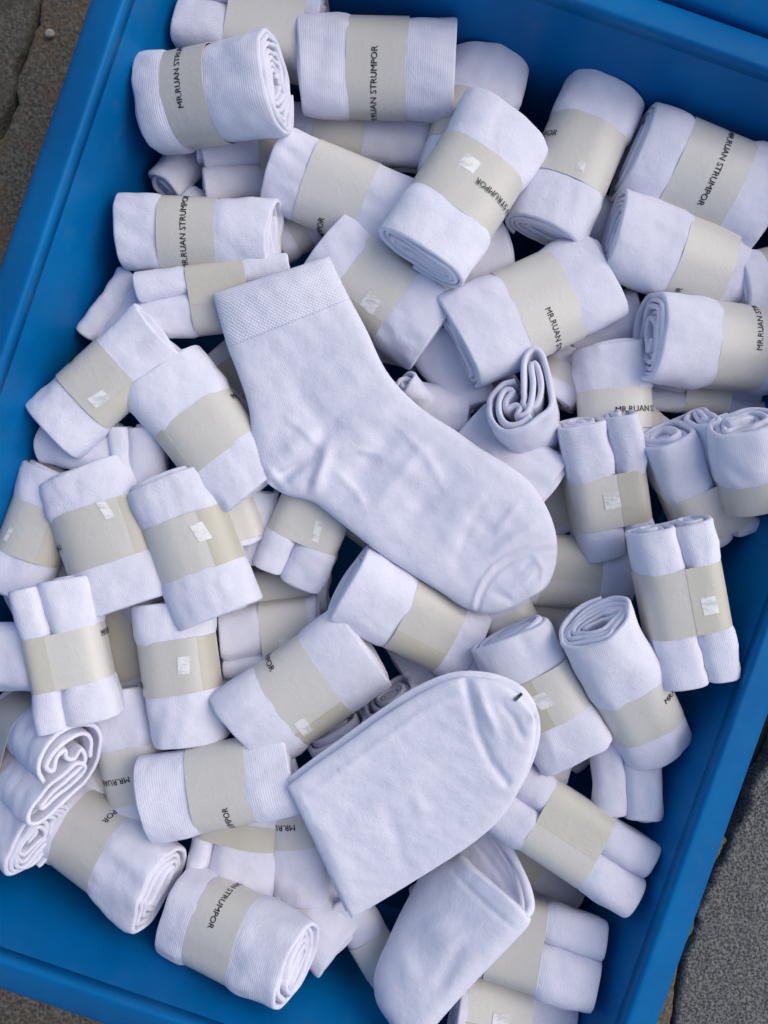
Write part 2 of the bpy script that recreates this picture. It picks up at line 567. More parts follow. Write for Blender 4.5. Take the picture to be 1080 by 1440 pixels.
def sec_double(w, h, t, ratio, step):
    """two scrolls rolled towards the middle, crease on top"""
    wl = w * ratio; wr = w - wl

    def scroll(wd, flip):
        turns = min(5.5, (min(wd, h) / 2 - 0.002) / t + 0.3)
        th = np.linspace(0, turns * 2 * np.pi, int(turns * 70))
        k = np.clip((th - 1.1 * np.pi) / (0.9 * np.pi), 0, 1)
        d = t / 2 + t * np.where(th < 2 * np.pi, k * k * (3 - 2 * k), th / (2 * np.pi))
        d = np.minimum(d, min(wd, h) / 2 - 0.0008)
        ang = -np.pi / 2 + th
        a = np.maximum(wd / 2 - d, 0.0010); b = np.maximum(h / 2 - d, 0.0010)
        n = 4.2 - 1.8 * np.clip(th / (2.2 * np.pi), 0, 1)
        c, s = np.cos(ang), np.sin(ang)
        C = np.column_stack([a * np.sign(c) * np.abs(c) ** (2 / n), b * np.sign(s) * np.abs(s) ** (2 / n)])
        if flip:
            C[:, 0] *= -1
        return C
    Lc = scroll(wl, True) + np.array([-w / 2 + wl / 2 + 0.0024, 0])
    Rc = scroll(wr, False) + np.array([w / 2 - wr / 2 - 0.0024, 0])
    return resample(np.concatenate([Lc[::-1], Rc]), step)


# a pair folded over and over, end view: one long path from the outside in
WAVY = [(905, 725), (835, 702), (752, 742), (706, 830), (716, 940), (790, 992), (870, 1004), (945, 985), (1000, 900), (1045, 780), (1080, 690), (1062, 645),
        (1005, 665), (945, 745), (895, 830), (868, 880), (905, 925), (955, 880), (1000, 790), (1030, 720), (1008, 716), (950, 810), (905, 890), (862, 928),
        (815, 900), (850, 872), (835, 838), (795, 830), (818, 790), (872, 770), (838, 742), (785, 776), (752, 840), (752, 915), (800, 952), (868, 960)]


def catmull_closed(P, n):
    P = np.array(P, float)
    Q = np.vstack([2 * P[0] - P[1], P, 2 * P[-1] - P[-2]])
    tt = np.linspace(0, len(P) - 1 - 1e-6, n)
    i = tt.astype(int); f = (tt - i)[:, None]
    a, b, c, d = Q[i], Q[i + 1], Q[i + 2], Q[i + 3]
    return 0.5 * (2 * b + (c - a) * f + (2 * a - 5 * b + 4 * c - d) * f ** 2 + (3 * b - a - 3 * c + d) * f ** 3)


def hull2(P):
    P = P[np.lexsort((P[:, 1], P[:, 0]))]

    def half(pts):
        o = []
        for p in pts:
            while len(o) >= 2 and (o[-1][0] - o[-2][0]) * (p[1] - o[-2][1]) - (o[-1][1] - o[-2][1]) * (p[0] - o[-2][0]) <= 0:
                o.pop()
            o.append(p)
        return o
    a = half(P); b = half(P[::-1])
    return np.array(a[:-1] + b[:-1])


GROUP = 'white sock rolls heaped in the blue crate'
COUNT = [0]
LOG = []
LAYER = dict(over=0, zmin=0.0, zmax=0.25)


def sock_roll(P, Q, w_px, label, typ='s', lift=0.0, hr=0.68, roll=None, band=(0.30, 0.70), text=None, tape=None, flap=None,
              ratio=0.5, start=None, wav=0.5, tel=0.0, tp=1.0, tq=1.0, rib=False, fine=True, group=GROUP, pct=72, t=0.0040, slip=0.0, tapesz=(11, 11), over=None, zmin=None, zmax=None):
    """P, Q: axis ends seen in the photo; lift in cm (P above Q)"""
    COUNT[0] += 1
    over = LAYER['over'] if over is None else over
    zmax = LAYER['zmax'] if zmax is None else zmax
    zmin = LAYER['zmin'] if zmin is None else zmin
    seed = COUNT[0]
    rnd = random.Random(seed * 7 + 1)
    A, B, w, h = settle(P, Q, w_px, hr, lift / 100, pct, over, zmin, zmax)
    LOG.append((seed, label[:40], round((A[2] + B[2]) / 2, 3), round(w, 3)))
    L = np.linalg.norm(B - A)
    a = (B - A) / L
    mid = (A + B) / 2
    view = CAMn - mid
    n = np.array([0, 0, 1.0]) * 0.6 + 0.4 * view / np.linalg.norm(view)
    n = n - a * (n @ a); n /= np.linalg.norm(n)
    b = np.cross(n, a)
    px = mpp(mid[2])
    base = np.array([mid[0], mid[1], mid[2] - h / 2])
    root = empty('sock_roll', base, label, 'sock roll', group)
    step = 0.0021 if fine else 0.0034
    if typ == 'w':
        C = catmull_closed(WAVY, 160)
        C = C - (C.min(0) + C.max(0)) / 2
        C = C / np.ptp(C, axis=0) * np.array([w - t, h - t])
        C, sp = resample(C, step)
        depth = sp * 0
    elif typ == 's':
        C, sp = sec_single(w, h, t, rnd.uniform(195, 345) if start is None else start, step, rnd.choice((1, -1)))
        depth = sp
    else:
        C, sp = sec_double(w, h, t, ratio, step)
        depth = 1 - np.abs(2 * sp - 1)
        depth = np.clip(1 - depth * 1.15, 0, 1)
    rl = math.radians(rnd.uniform(-7, 7) if roll is None else roll)
    cr, sr = math.cos(rl), math.sin(rl)
    N = len(C)
    # rings along the axis
    K = 5
    nm = 22 if fine else 11
    us = np.linspace(-1, 1, nm)
    x0 = us * (L / 2 - t * 0.5)
    ph = np.linspace(0, np.pi / 2, K)[1:]
    xs = np.concatenate([-(L / 2 - t * 0.5) - t * 0.5 * np.sin(ph[::-1]), x0, (L / 2 - t * 0.5) + t * 0.5 * np.sin(ph)])
    ht = np.concatenate([np.cos(ph[::-1]), np.ones(nm), np.cos(ph)]).clip(0.06, 1) * t * 0.485
    M = len(xs)
    fx = xs / L + 0.5
    r_ = np.random.RandomState(seed)
    n_out = Noise(seed * 3 + 1, 0.055); n_in = Noise(seed * 3 + 2, 0.030 if wav < 1 else 0.021)
    n_mid = Noise(seed * 3 + 5, 0.017)
    n_end = Noise(seed * 3 + 3, 0.25, 1, out=2)
    f0, f1 = band if band else (2, 3)
    sq = 1 / (1 + np.exp(-(fx - f0) / 0.012)) - 1 / (1 + np.exp(-(fx - f1) / 0.012))
    scale = 1.015 - 0.055 * sq
    bul = np.sin(np.clip((fx - 0) / 1, 0, 1) * np.pi)
    taper = np.ones(M)
    for tt, e in ((tp, fx), (tq, 1 - fx)):
        q = np.clip((0.32 - e) / 0.32, 0, 1)
        taper *= 1 - (1 - tt) * q * q * (3 - 2 * q)
    soft = np.clip(np.minimum(fx, 1 - fx) / 0.07, 0, 1)
    scale = scale * (0.975 + 0.025 * np.sqrt(soft))
    ez = n_end(sp[:, None] * 1.0) * 0.0020                       # uneven layer ends
    V = np.empty((M, 2 * N, 3)); UV = np.empty((M, 2 * N, 2))
    arc = sp * np.linalg.norm(np.diff(C, axis=0), axis=1).sum()
    free = 1 - sq * 0.75
    bandpts = []
    outer_len = min(arc[-1], 2.6 * (w + h) * 0.5) if typ == 's' else arc[-1]
    creases = []
    for _c in range(rnd.randint(9, 15)):
        side = rnd.choice((-1, 1))
        fz = rnd.uniform(f1, 1.0) if side > 0 else rnd.uniform(0.0, max(0.05, f0))
        if not band:
            fz = rnd.uniform(0, 1)
        creases.append(((fz - 0.5) * L, rnd.uniform(0, outer_len), rnd.uniform(-0.6, 0.6), rnd.uniform(0.008, 0.02), rnd.uniform(0.0018, 0.0036), rnd.uniform(-0.0011, 0.0009)))
    for i in range(M):
        p3 = np.column_stack([np.full(N, xs[i]), C])
        wo = n_out(p3 * np.array([0.8, 1, 1])) * 0.0014 * (0.35 + 0.65 * free[i]) + n_mid(p3) * 0.00045 * free[i]
        dd = depth if typ == 's' else np.clip(depth * 1.3, 0, 1)
        wi = n_in(p3 * np.array([0.35, 1, 1])) * (0.0024 * wav * dd)[:, None]
        c = C + wo + wi
        c = c * scale[i] * taper[i]
        tg = np.gradient(c, axis=0)
        tg /= np.linalg.norm(tg, axis=1, keepdims=True) + 1e-12
        nn = np.column_stack([-tg[:, 1], tg[:, 0]])
        cz = np.zeros(N)
        for x_, s_, an, ln, wd_, dp in creases:
            dx = xs[i] - x_; ds = arc - s_
            u_ = dx * math.cos(an) + ds * math.sin(an); v_ = -dx * math.sin(an) + ds * math.cos(an)
            cz += dp * np.exp(-(u_ / ln) ** 2 - (v_ / wd_) ** 2)
        c = c + nn * (cz * free[i])[:, None]
        Lf = c + nn * ht[i]; Rt = c - nn * ht[i]
        both = np.concatenate([Lf, Rt[::-1]])
        sgn = 1 if xs[i] > 0 else -1
        wgt = np.clip((abs(xs[i]) / (L / 2) - 0.35) / 0.65, 0, 1)
        e = ez[:, 0 if sgn < 0 else 1] + tel * t * (depth if sgn < 0 else -depth) * 1.5
        if slip and typ == 's':
            e = e + slip * np.exp(-(sp / 0.10) ** 2) * sgn
        xx = xs[i] + sgn * wgt * np.concatenate([e, e[::-1]]) - 0.02 * sgn * wgt * 0
        V[i, :, 0] = xx
        V[i, :, 1] = both[:, 0] * cr - both[:, 1] * sr
        V[i, :, 2] = both[:, 0] * sr + both[:, 1] * cr
        UV[i, :, 0] = xs[i]
        UV[i, :, 1] = np.concatenate([arc, arc[::-1]])
        if f0 + 0.015 < fx[i] < f1 - 0.015:
            bandpts.append(V[i, :, 1:].copy())
    fr = np.stack([a, b, n])                                      # local -> world

    def world(v):
        return v @ fr + (mid - base)
    Nn = 2 * N
    j = np.arange(N - 1)
    cap0 = np.stack([j, j + 1, Nn - 2 - j, Nn - 1 - j], 1)
    cap1 = np.stack([j + 1, j, Nn - 1 - j, Nn - 2 - j], 1) + (M - 1) * Nn
    mesh_obj('rolled_sock', world(V.reshape(-1, 3)), [grid_faces(M, Nn, True)[:, ::-1], cap0, cap1], M_RIB if rib else M_SOCK, root, uv=UV.reshape(-1, 2))
    if not band:
        return root
    # ---- paper band: tight prism round the roll
    hb = hull2(np.concatenate(bandpts))
    cen = hb.mean(0) * np.array([0, 1])
    hb2 = np.concatenate([hb, hb[:1]])
    d = np.concatenate([[0], np.cumsum(np.linalg.norm(np.diff(hb2, axis=0), axis=1))])
    # start where the hull is crossed straight above the middle
    up = [i for i in range(len(hb)) if hb2[i][0] >= 0 > hb2[i + 1][0] and (hb2[i] + hb2[i + 1])[1] > 0]
    i0 = up[0] if up else int(np.argmax(hb[:, 1]))
    s0 = d[i0] + (d[i0 + 1] - d[i0]) * hb2[i0][0] / max(1e-9, hb2[i0][0] - hb2[i0 + 1][0])
    per = d[-1]
    NB = 96
    ss = np.arange(NB) / NB * per
    # +s must run towards +b: the hull is counter-clockwise (top runs towards -b), so walk it backwards
    tt = (s0 - ss) % per
    loop = np.column_stack([np.interp(tt, d, hb2[:, 0]), np.interp(tt, d, hb2[:, 1])])
    for _ in range(3):
        loop = 0.5 * loop + 0.25 * (np.roll(loop, 1, 0) + np.roll(loop, -1, 0))
    tg = np.roll(loop, -1, 0) - np.roll(loop, 1, 0); tg /= np.linalg.norm(tg, axis=1, keepdims=True)
    nrm = np.column_stack([-tg[:, 1], tg[:, 0]])

    def surf(s, off):
        s = np.asarray(s, float) % per
        k = s / per * NB; k0 = np.floor(k).astype(int) % NB; k1 = (k0 + 1) % NB; f = (k - np.floor(k))[:, None]
        return loop[k0] * (1 - f) + loop[k1] * f + (nrm[k0] * (1 - f) + nrm[k1] * f) * np.asarray(off).reshape(-1, 1)
    nb = Noise(seed + 900, 0.05, out=1)

    def strip(s_a, s_b, x_a, x_b, off, th, name, mat, parent, nsx=6, closed=False, skew=None):
        ns = NB if closed else max(4, int((s_b - s_a) / per * NB) + 2)
        sv = s_a + (s_b - s_a) * (np.arange(ns) / (ns if closed else ns - 1))
        xv = np.linspace(x_a, x_b, nsx)
        layers = []
        for o in (off + th, off):
            rows = []
            for x in xv:
                s_ = sv if skew is None else sv + skew * (x - x_a)
                yz = surf(s_, np.full(ns, o))
                yz = yz * (1 + nb(np.column_stack([np.full(ns, x), yz])) * 0.002)
                fl = 0.0004 * np.exp(-((np.minimum(abs(x - x_a), abs(x - x_b))) / 0.002) ** 2) * 0
                rows.append(np.column_stack([np.full(ns, x), yz]))
            layers.append(np.array(rows))
        v = np.concatenate([layers[0].reshape(-1, 3), layers[1].reshape(-1, 3)])
        n0 = nsx * ns
        g = grid_faces(nsx, ns, closed)
        fs = [g, g[:, ::-1] + n0]
        v = np.concatenate([v, v])                                # the cut edges get vertices of their own, so they shade crisp
        n2 = 2 * n0
        jj = np.arange(ns if closed else ns - 1); j2 = (jj + 1) % ns
        for row, fl in ((0, False), (nsx - 1, True)):
            q = np.stack([row * ns + j2, row * ns + jj, n0 + row * ns + jj, n0 + row * ns + j2], 1) + n2
            fs.append(q[:, ::-1] if fl else q)
        if not closed:
            ii = np.arange(nsx - 1)
            for c_, fl in ((0, False), (ns - 1, True)):
                q = np.stack([ii * ns + c_, (ii + 1) * ns + c_, n0 + (ii + 1) * ns + c_, n0 + ii * ns + c_], 1) + n2
                fs.append(q[:, ::-1] if fl else q)
        return mesh_obj(name, world(v), fs, mat, parent)
    xa, xb = (f0 - 0.5) * L, (f1 - 0.5) * L
    bd = strip(0, per, xa, xb, 0.0003, 0.0004, 'paper_band', M_BAND, root, nsx=7, closed=True)
    if flap:
        strip(flap[0] * px, flap[1] * px, xa + 0.0002, xb - 0.0003, 0.00065, 0.0003, 'band_overlap', M_FLAP, bd)
    if tape:
        tf, ts = tape
        tl, tw = tapesz[0] * px * 2, tapesz[1] * px * 2
        xc = (tf - 0.5) * L
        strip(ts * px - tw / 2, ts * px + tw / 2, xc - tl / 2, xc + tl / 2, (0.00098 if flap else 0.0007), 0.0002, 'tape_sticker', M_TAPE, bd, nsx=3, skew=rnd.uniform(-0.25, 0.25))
    if text:
        tf, dr, ts = text
        sv = ts * px + dr * TV[:, 0] * 108 * px
        xv = (tf - 0.5) * L - dr * TV[:, 1] * 8.2 * px
        yz = surf(sv, np.full(len(sv), 0.0018 if (tape or flap) else 0.00105))
        yz = yz * (1 + nb(np.column_stack([xv, yz])) * 0.002)
        fs = TF if dr < 0 else TF[:, ::-1]
        vv = np.column_stack([xv, yz])
        yz2 = surf(sv + 0.32 * px, np.full(len(sv), (0.0018 if (tape or flap) else 0.00105) + 0.00004))
        vv2 = np.column_stack([xv + 0.3 * px, yz2 * (1 + nb(np.column_stack([xv, yz2])) * 0.002)])
        mesh_obj('lettering', world(np.concatenate([vv, vv2])), [fs, fs + len(vv)], M_INK, bd, smooth=False)
    return root


# ------------------------------------------------------------------ deep rolls that only show as glimpses between the others
DEEP = 'white sock rolls lying deep in the heap'
for (x1, y1, x2, y2), lab in [
        ((760, 260, 860, 330), 'buried roll glimpsed between the upright short-wall roll and the roll with pointed tail'),
        ((250, 300, 360, 380), 'buried roll glimpsed above the level full-text roll by the long wall'),
        ((260, 640, 340, 560), 'buried roll glimpsed between the long sock calf and the roll slanting from beneath it'),
        ((640, 420, 720, 520), 'buried roll glimpsed just above the big W-shaped fold'),
        ((840, 560, 930, 640), 'buried roll glimpsed between the two standing twin-lobed rolls beside the far wall'),
        ((120, 780, 220, 850), 'buried roll glimpsed below the broad stickered roll'),
        ((30, 860, 120, 800), 'buried roll glimpsed above the twin-lobed roll with the seam overlap'),
        ((240, 1000, 330, 960), 'buried roll glimpsed beside the upright stickered roll with folded foot'),
        ((560, 940, 660, 880), 'buried roll glimpsed above the pale folded sock, under the sole of the long sock'),
        ((720, 820, 820, 880), 'buried roll glimpsed above the stickered roll near the dark toe mark'),
        ((730, 900, 700, 840), 'buried roll glimpsed right beside the toe of the long loose sock'),
        ((780, 1060, 860, 980), 'buried roll glimpsed between the folded-spiral roll and the stickered roll near the toe mark'),
        ((120, 1120, 220, 1060), 'buried roll glimpsed beside the roll with the big crumpled round end'),
        ((600, 1290, 690, 1230), 'buried roll glimpsed between the pale folded sock and the open-mouthed sock'),
        ((400, 1290, 500, 1240), 'buried roll glimpsed beside the crumpled roll behind the lowest text roll'),
        ((385, 330, 440, 300), 'buried roll glimpsed between the level full-text roll and the long sock cuff'),
        ((690, 590, 740, 560), 'buried roll glimpsed beside the W-shaped fold, against the widest roll'),
        ((770, 560, 810, 500), 'buried roll glimpsed between the W-shaped fold and the upright straight-topped roll'),
        ((480, 700, 560, 760), 'buried roll glimpsed under the sole of the long sock near its heel'),
        ]:
    sock_roll((x1, y1), (x2, y2), 92, 'white ' + lab, band=(0.32, 0.68), fine=False, group=DEEP, pct=60)

# ------------------------------------------------------------------ lower layer
LAYER.update(over=70, zmin=0.0, zmax=0.138)
sock_roll((140, 482), (197, 398), 78, 'plain white roll end poking out behind the tilted roll near the long crate wall', 'd', ratio=0.5, band=None)
sock_roll((232, 268), (280, 212), 66, 'small single roll with a curled end by the crate wall, under the big spiral roll', lift=1.6, hr=0.8, band=None, wav=0.3)
sock_roll((284, 240), (402, 238), 98, 'twin-scroll roll whose two curled ends face the crate wall, under the big spiral roll', 'd', lift=1.8, hr=0.62, ratio=0.5, band=(0.66, 1.02), wav=0.6)
sock_roll((400, 182), (604, 204), 84, 'flat banded roll under the straight level roll that touches the short wall, text hidden', band=(0.22, 0.56), lift=-0.8, tel=0.3)
sock_roll((305, 492), (350, 560), 78, 'small glimpse of a banded roll beside the leg of the long loose sock', band=(0.3, 0.9), flap=(-40, 20))
sock_roll((490, 480), (588, 506), 42, 'thin white scroll end sticking out beside the ankle of the long loose sock', band=None, hr=0.9)
sock_roll((570, 535), (606, 578), 46, 'little white spiral end peeping out above the instep of the long loose sock', lift=2.4, hr=0.9, band=None, wav=0.3, zmin=0.15, zmax=0.17)
sock_roll((612, 470), (668, 575), 84, 'plain white roll slanting down under the open folded end of the widest roll', band=None)
sock_roll((560, 565), (655, 592), 78, 'plain rounded white roll tucked along the long sock upper edge, nearer its ankle', band=None, hr=0.8)
sock_roll((742, 630), (800, 745), 84, 'shadowed banded roll wedged between the long sock toe and the twin-lobed ribbed roll', band=(0.25, 0.9))
sock_roll((650, 605), (768, 690), 108, 'plain roll with layered end tucked along the long sock upper edge near its toe', band=None, tel=-0.3, lift=-0.8, zmin=0.15, zmax=0.165)
sock_roll((735, 800), (885, 812), 112, 'cream banded roll coming out from under the long sock toe', band=(0.12, 0.68), flap=(-10, 50))
sock_roll((856, 488), (863, 612), 112, 'upright white roll with a straight top edge, half hidden behind two standing rolls', band=(0.5, 0.95), text=(0.74, 1, 52))
sock_roll((905, 548), (1068, 566), 62, 'shadowed roll lying in the gap under the text roll that touches the far long wall', 'd', ratio=0.5, band=(0.32, 0.7))
sock_roll((805, 478), (908, 438), 88, 'white roll with a loose frilled end, squeezed beside the lower end of the widest roll', lift=-1.6, band=None, wav=0.9, tel=0.4)
sock_roll((535, 418), (716, 352), 96, 'roll with pointed spiral end, mostly under the wide roll whose sticker touches its text', lift=-1.6, band=(0.16, 0.62), text=(0.27, -1, -42), wav=0.8, hr=0.75)
sock_roll((1035, 404), (1150, 372), 100, 'short glimpse of a roll cut by the frame edge, beyond the pointed-tail roll', band=(0.3, 0.8), text=(0.50, -1, 0), zmin=0.14)
sock_roll((695, 84), (638, 258), 116, 'white banded roll leaning on the short wall behind the wide tilted roll', band=(0.36, 0.75))
sock_roll((262, 8), (450, 52), 134, 'twin-lobed white roll in the crate corner, cut by the upper frame edge', 'd', ratio=0.52, band=(0.36, 0.9), lift=0.4)
sock_roll((312, 655), (345, 765), 80, 'glimpse of a cream band between two slanting stickered rolls', band=(0.2, 0.95), zmin=0.145, zmax=0.15)
sock_roll((372, 690), (360, 795), 62, 'small grey shadowed roll end under the heel of the long loose sock', band=None)
sock_roll((322, 828), (462, 836), 70, 'low shadowed banded roll under the twin-lobed roll at the heel of the long sock', band=(0.2, 0.85))
sock_roll((312, 902), (455, 884), 112, 'twin-lobed white roll lying flat, half under the raised tilted roll, by its upper side', 'd', ratio=0.3, band=(0.42, 0.9), tape=(0.66, -14), hr=0.6)
sock_roll((165, 845), (186, 965), 76, 'shadowed banded roll between the seam-overlap roll and the upright stickered roll', band=(0.1, 0.9), flap=(-30, 10))
sock_roll((-60, 925), (66, 927), 108, 'pale unbanded roll end cut by the frame edge beside a twin-lobed roll', band=None, wav=0.8)
sock_roll((163, 972), (206, 1142), 106, 'banded roll with upside-down text, between the big crumpled end and the wide ribbed roll', band=(0.42, 0.86), text=(0.66, -1, -58))
sock_roll((348, 1125), (320, 1254), 138, 'white roll with a narrow side lobe hanging out below the wide ribbed roll', 'd', ratio=0.28, band=(0.1, 0.36), flap=(-55, 60))
sock_roll((410, 1128), (424, 1264), 92, 'white roll with upside-down text beside the cuff of the pale folded sock', band=(-0.02, 0.40), text=(0.17, -1, -50))
sock_roll((395, 1250), (478, 1335), 96, 'crumpled white roll end behind the lowest text roll', lift=-1.6, band=(0.1, 0.42), wav=1.0)
sock_roll((480, 1262), (545, 1372), 68, 'narrow white roll between the lowest text roll and the loose sock with open mouth', band=(0.5, 0.9))
sock_roll((880, 1030), (880, 1148), 108, 'unbanded twin-lobed white roll with a dark crease, low against the long wall', 'd', ratio=0.45, band=None, lift=-1.5, wav=0.6)
sock_roll((708, 1170), (805, 1262), 84, 'shadowed banded roll beneath the twin-lobed roll at the near end', band=(0.05, 0.5))
sock_roll((690, 1052), (800, 1082), 64, 'plain white roll edge showing under the stickered roll beside the sock toe seam', band=None, zmin=0.14, zmax=0.15)
sock_roll((640, 1412), (800, 1446), 112, 'banded roll with a clear sticker at the lower frame edge, beside the open-mouthed sock', band=(0.06, 0.62), tape=(0.35, 0), flap=(-50, -5))
sock_roll((680, 1305), (840, 1352), 132, 'twin-lobed ribbed roll with a small spiral end in the near crate corner', 'd', ratio=0.58, band=(0.06, 0.5), lift=-1.6, rib=True, wav=0.4)
sock_roll((505, 1000), (580, 1120), 178, 'double scroll with shaded ends emerging from beneath the pale folded sock', 'd', ratio=0.52, lift=3.6, hr=0.40, band=None, wav=0.8, zmax=0.165)
sock_roll((485, 822), (658, 908), 128, 'banded roll with a shaded spiral end under the sole of the long loose sock', lift=2.2, band=(0.42, 0.82), hr=0.7, flap=(-60, -20), tel=-0.3, zmax=0.165)
sock_roll((452, 700), (405, 808), 118, 'twin-lobed roll with glossy band poking out under the heel of the long sock', 'd', ratio=0.42, band=(-0.05, 0.55), tape=(0.34, 12), tapesz=(14, 5), lift=0.5, zmax=0.138)
sock_roll((950, 602), (1006, 748), 120, 'twin-lobed roll with an open spiral on top, standing by the far long wall', 'd', ratio=0.64, lift=3.2, band=(0.48, 0.92), hr=0.75, wav=0.9, zmax=0.16)
sock_roll((1048, 592), (1066, 704), 104, 'standing roll with wavy folded end against the far long wall, cut by the frame', lift=3.0, band=(0.62, 1.0), wav=1.3, hr=0.75, zmax=0.165)
sock_roll((735, 552), (751, 604), 118, 'upright roll showing a big W-shaped folded end, no band in sight', typ='w', lift=6.0, band=None, hr=0.9, t=0.0046, roll=0, zmax=0.158)
# ------------------------------------------------------------------ upper layer
LAYER.update(over=94, zmin=0.150, zmax=0.25)
sock_roll((836, 588), (862, 776), 122, 'twin-lobed standing roll with ribbed edge and sticker, beside the long sock toe', 'd', ratio=0.6, lift=2.2, band=(0.38, 0.76), tape=(0.56, 0), flap=(12, 62), hr=0.72, rib=True)
sock_roll((206, 432), (412, 408), 108, 'twin-lobed banded roll lying on the crate-wall side of the long sock cuff', 'd', ratio=0.6, band=(0.33, 0.72), flap=(-10, 50))
sock_roll((452, 352), (612, 470), 134, 'stickered roll lying along the calf of the long loose sock', band=(0.25, 0.68), tape=(0.53, -22), flap=(-72, -32), hr=0.66)
sock_roll((387, 238), (582, 318), 128, 'banded roll with only the last letters showing, right above the long sock cuff', band=(0.24, 0.66), text=(0.43, 1, -96))
sock_roll((424, 92), (638, 98), 142, 'straight level roll touching the short crate wall, text reading upward', band=(0.31, 0.70), text=(0.49, 1, -42), rib=True, lift=-0.4)
sock_roll((852, 130), (766, 332), 124, 'upright roll at the short wall with tiny sticker and text end at its edge', band=(0.28, 0.68), text=(0.45, 1, -94), lift=-0.6, tape=(0.60, 5), tapesz=(6, 6), tel=0.4)
sock_roll((858, 325), (1056, 398), 120, 'roll with visible spiral end and pointed tail, under the corner roll with full text', lift=2.0, band=(0.42, 0.77), text=(0.50, 1, -100), tq=0.7, tel=-0.3, wav=1.1, t=0.0036)
sock_roll((888, 213), (1080, 294), 144, 'thick roll in the far crate corner with its full text reading downward', band=(0.28, 0.72), text=(0.53, -1, 12), hr=0.7)
sock_roll((172, 326), (387, 334), 114, 'level roll by the long crate wall with full text in mid band', band=(0.27, 0.64), text=(0.44, 1, 0), wav=0.7)
sock_roll((215, 148), (392, 116), 134, 'fat roll with a big open spiral end beside the crate corner, text reading upward', lift=-3.0, band=(0.22, 0.56), text=(0.37, 1, 27), hr=0.86, tel=0.25, wav=1.5, t=0.0036, rib=True)
sock_roll((712, 172), (590, 364), 150, 'wide tilted roll with a square sticker touching its slanting text', lift=-1.8, band=(0.30, 0.70), text=(0.50, -1, 64), tape=(0.44, -8), tapesz=(10, 12), hr=0.56, tel=0.25, wav=0.5)
sock_roll((910, 472), (1098, 494), 132, 'roll with folded open end touching the far long wall, text starting mid band', lift=2.0, band=(0.42, 0.80), text=(0.69, 1, 45), wav=1.3, tel=-0.5)
sock_roll((640, 482), (846, 386), 148, 'widest roll, thin open folded end toward the long loose sock, text running down its edge', lift=1.6, wav=1.2, band=(0.36, 0.72), text=(0.53, -1, -68), hr=0.55, tel=-0.3)
sock_roll((82, 662), (18, 832), 104, 'banded roll against the long wall at the frame edge, half under a slanting roll', band=(0.28, 0.70), tape=(0.56, -24), tapesz=(10, 3), flap=(20, 60))
sock_roll((62, 618), (165, 636), 78, 'rounded white roll edge sticking out under the tilted roll near the long wall', band=None)
sock_roll((193, 600), (200, 678), 84, 'twin-lobed white roll end in the hollow between three slanting rolls', 'd', ratio=0.38, band=None, lift=0.5)
sock_roll((72, 604), (224, 466), 118, 'tilted roll by the long wall with a shiny sticker and last letters at its edge', band=(0.29, 0.66), text=(0.44, -1, 97), tape=(0.41, -17), tapesz=(12, 8), flap=(-68, -30), hr=0.6)
sock_roll((228, 522), (358, 692), 138, 'roll slanting down from beneath the calf of the long loose sock, band mostly blank', band=(0.34, 0.70), text=(0.43, 1, 114), flap=(-72, -45), hr=0.62, tq=0.85)
sock_roll((116, 658), (182, 852), 146, 'broad stickered roll, the wall-side one of two slanting side by side', band=(0.28, 0.68), text=(0.48, -1, -113), tape=(0.34, 16), tapesz=(13, 6), flap=(38, 78), hr=0.56, slip=0.004)
sock_roll((75, 818), (116, 1012), 124, 'twin-lobed roll with seam overlap on its band, below the broad stickered roll', 'd', ratio=0.4, band=(0.35, 0.73), text=(0.42, 1, 112), flap=(-62, -16), hr=0.62)
sock_roll((240, 668), (312, 862), 134, 'slanting stickered roll with yellowish overlap, the heel-side one of two side by side', band=(0.30, 0.69), tape=(0.44, 14), tapesz=(13, 9), flap=(20, 66), hr=0.58, slip=0.005)
sock_roll((240, 848), (266, 1044), 122, 'upright stickered roll below the two slanting ones, folded corner at its foot', band=(0.24, 0.62), text=(0.54, -1, -106), tape=(0.42, 14), tapesz=(12, 8), flap=(34, 66), hr=0.6, slip=-0.004)
sock_roll((-25, 1110), (52, 1182), 116, 'crumpled roll end cut by the frame edge at the near end of the crate', lift=-4.0, wav=2.0, t=0.0036, band=None, hr=0.75)
sock_roll((14, 1020), (92, 1084), 128, 'banded roll with a big crumpled round end, beside the near short wall', typ='w', roll=205, lift=-6.0, band=(0.05, 0.45), wav=1.9, t=0.0036, tel=0.3, hr=0.85)
sock_roll((76, 1142), (224, 1250), 128, 'banded roll with a lumpy folded end resting above the bare blue near wall', lift=-4.0, band=(0.22, 0.60), text=(0.48, -1, 94), wav=1.9, hr=0.72)
sock_roll((204, 1123), (414, 1080), 130, 'wide roll with a ribbed end and last letters at its lower edge', band=(0.33, 0.72), text=(0.55, 1, -80), rib=True, hr=0.6, tel=0.2, zmin=0.168)
sock_roll((250, 1272), (420, 1354), 130, 'lowest text roll with lumpy spiral end, lying at the near short wall', lift=-3.8, band=(0.24, 0.60), text=(0.40, -1, 62), rib=True, wav=1.6, hr=0.8, zmin=0.172)
sock_roll((338, 1030), (514, 904), 150, 'raised tilted roll with shiny seam sticker, just above the pale folded sock', band=(0.31, 0.68), text=(0.44, -1, 99), tape=(0.39, -42), tapesz=(8, 12), flap=(-84, -44), hr=0.5, slip=-0.006)
sock_roll((662, 910), (758, 1050), 82, 'plain side roll half under the stickered roll beside the sock toe seam', band=None)
sock_roll((718, 888), (812, 1064), 126, 'stickered roll beside the dark toe mark of the pale folded sock', band=(0.32, 0.68), tape=(0.48, -10), tapesz=(11, 10), flap=(-66, -8), hr=0.62)
